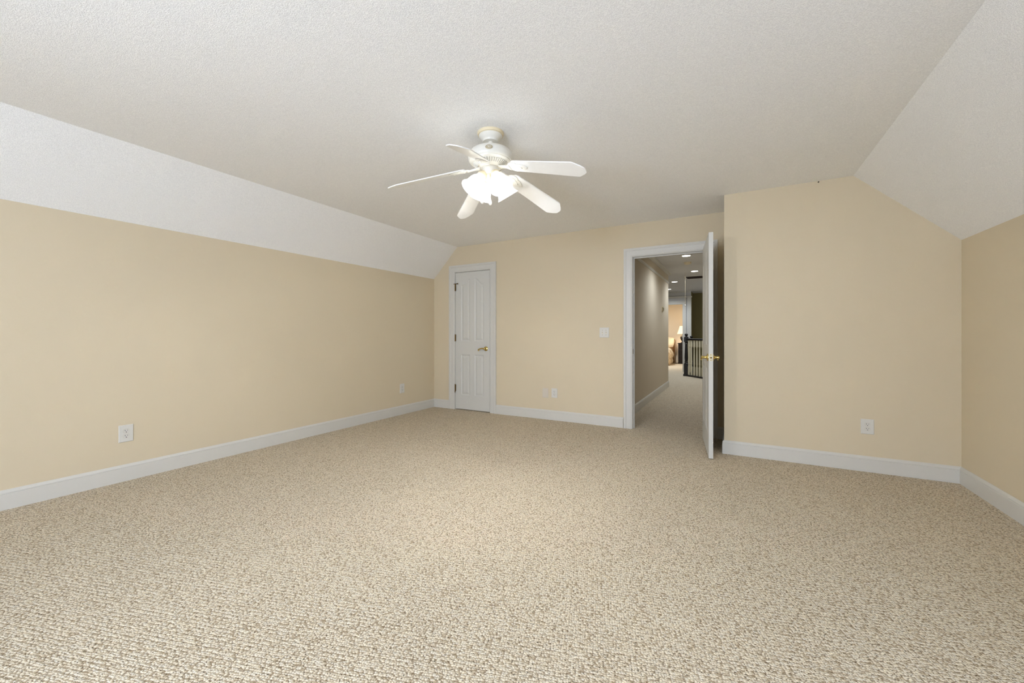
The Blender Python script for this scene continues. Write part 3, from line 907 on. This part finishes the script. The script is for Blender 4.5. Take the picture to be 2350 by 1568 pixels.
rail_run(N0, N1, 12)
rail_run(N0, N2, 9)

# ------------------------------------------------------------------ bedroom beyond the landing
struct(MB().box(-5.0, -1.0, 17.3, 17.42, 0, H).build('wall_bedroom', 'bed_wall'), 'peach bedroom wall lit by the lamp')
struct(MB().box(-1.24, -1.126, 14.0, 17.3, 0, H).build('wall_bedroom', 'bed_wall'), 'bedroom side wall')
L_ = bpy.data.lights.new('bedroom_ceiling_light', 'AREA'); L_.shape = 'DISK'; L_.size = .5; L_.energy = P_BED; L_.color = C_BED
lo_ = bpy.data.objects.new('bedroom_ceiling_light', L_); lo_.location = (-2.6, 14.9, H - .13); COL.objects.link(lo_)
cl = empty('bedroom_ceiling_lamp', (-2.6, 14.9, H))
MB().lathe([(.10, 0), (.10, -.03), (.06, -.04)], 32).build('base', 'trim', cl, smooth=True)
MB().lathe([(.05, -.035), (.20, -.05), (.23, -.07), (.20, -.10), (.10, -.118), (.001, -.122)], 32).build('bowl', 'lampshade', cl, smooth=True)
tag(cl, 'bowl lamp on the ceiling of the far bedroom', 'ceiling lamp')

ns = empty('nightstand', (-1.575, 16.87, 0))
MB().box(-.30, .30, -.235, .26, .05, .775).build('carcass', 'dark_wood', ns, bevel=.004)
MB().box(-.322, .322, -.262, .27, .775, .80).build('top', 'dark_wood', ns, bevel=.006)
for z0, z1 in ((.10, .31), (.33, .54), (.56, .75)):
    dr = MB().box(-.27, .27, -.247, -.235, z0, z1).build('drawer', 'dark_wood', ns, bevel=.003)
    m = MB(); m.lathe([(.006, 0), (.006, .012), (.014, .020), (.010, .027), (.001, .029)], 16, Matrix.Translation((0, -.247, (z0 + z1) / 2)) @ Matrix.Rotation(PI / 2, 4, 'X'))
    m.build('knob', 'brass_old', dr, smooth=True)
MB().box(-.31, .31, -.245, .262, 0, .05).build('plinth', 'dark_wood', ns)
tag(ns, 'dark wooden nightstand beside the bed', 'nightstand')

tl = empty('table_lamp', (-1.725, 16.80, .80))
MB().lathe([(.085, 0), (.085, .015), (.05, .03), (.035, .05), (.04, .075), (.075, .13), (.095, .19), (.09, .24), (.05, .285), (.025, .31), (.022, .36)], 32).build('base', 'dark_wood', tl, smooth=True)
MB().lathe([(.206, .355), (.185, .42), (.16, .50), (.135, .58), (.115, .66), (.112, .66), (.132, .58), (.157, .50), (.182, .42), (.203, .355)], 40, None, False).build('lamp_shade', 'lampshade', tl, smooth=True)
MB().lathe([(.012, .34), (.02, .38), (.03, .42), (.026, .46), (.001, .48)], 16).build('bulb', 'bulb', tl, smooth=True)
tag(tl, 'lit table lamp with cream shade and dark urn base on the nightstand', 'lamp')
L_ = bpy.data.lights.new('table_lamp_light', 'POINT'); L_.energy = P_LAMP; L_.color = C_BED; L_.shadow_soft_size = .03
lo_ = bpy.data.objects.new('table_lamp_light', L_); lo_.location = (-1.725, 16.80, .80 + .52); COL.objects.link(lo_)

bed = empty('bed', (-3.09, 16.3, 0))
m = MB()
hp = [(-1.0, 0), (1.0, 0), (1.0, .84)]
for k in range(1, 12):
    t = k / 12
    hp.append((1.0 - 2.0 * t, .84 + .22 * math.sin(PI * t)))
hp.append((-1.0, .84))
m.prism(hp, .90, .95, axis='y'); hb = m.build('headboard', 'tan_wood', bed, bevel=.008)
m = MB()
for s in (-1, 1):
    m = MB(); m.lathe([(.035, 0), (.035, .80), (.045, .82), (.028, .85), (.04, .90), (.03, .94), (.001, .95)], 20, Matrix.Translation((s * 1.0, .92, 0)))
    m.build('headboard_post', 'tan_wood', hb, smooth=True)

MB().box(-.93, .93, -.95, .90, .12, .34).build('bed_base', 'dark_wood', bed)
MB().box(-.93, .93, -.95, .90, .34, .58).build('mattress', 'linen', bed, bevel=.04)
# bedspread: draped over the side in folds
m = MB()
rings = []
nY = 40
for j in range(nY + 1):
    y = -.98 + 1.22 * j / nY
    f1 = .035 * math.sin(y * 9.0) + .012 * math.sin(y * 19 + 1)
    ring = []
    prof = [(-1.0, .30), (-.99, .52), (-.93, .605), (-.5, .625), (0, .63), (.5, .625), (.90, .61), (.985, .55), (1.035 + f1, .44), (1.05 + f1 * 1.3, .34), (1.01 + f1 * .6, .22), (1.03 + f1 * 1.2, .12), (1.0 + f1, .015)]
    for x, z in prof: ring.append((x, y, z + .012 * math.sin(x * 7 + y * 5) * (z > .55)))
    for x, z in prof[::-1]: ring.append((x * .985, y, max(z - .012, .004)))
    rings.append(ring)
m.sweep(rings)
m.build('bedspread', 'floral', bed, smooth=True)
tag(bed, 'bed with a floral bedspread hanging to the carpet', 'bed')
for i, (x, y, z, lab) in enumerate(((-2.42, 16.98, .70, 'cream pillow on the bed, the one nearest the nightstand'), (-3.4, 16.98, .70, 'cream pillow on the far side of the bed'))):
    m = MB()
    n1, n2 = 20, 12
    for sg in (1, -1):
        v, f = [], []
        for a in range(n1 + 1):
            for b in range(n2 + 1):
                u, w_ = -1 + 2 * a / n1, -1 + 2 * b / n2
                th_ = .11 * (max(0, 1 - u ** 4)) ** .6 * (max(0, 1 - w_ ** 4)) ** .6
                v.append((u * .36 * (1 - .10 * w_ * w_), sg * th_, w_ * .24 * (1 - .14 * u * u)))
        for a in range(n1):
            for b in range(n2):
                q = (a * (n2 + 1) + b, (a + 1) * (n2 + 1) + b, (a + 1) * (n2 + 1) + b + 1, a * (n2 + 1) + b + 1)
                f.append(q if sg > 0 else q[::-1])
        m.add(v, f)
    o = m.build('pillow', 'linen', None, smooth=True)
    o.location = (x, y, z + .12); o.rotation_euler = (math.radians(-28), 0, 0)
    tag(o, lab, 'pillow', 'pillows on the bed')
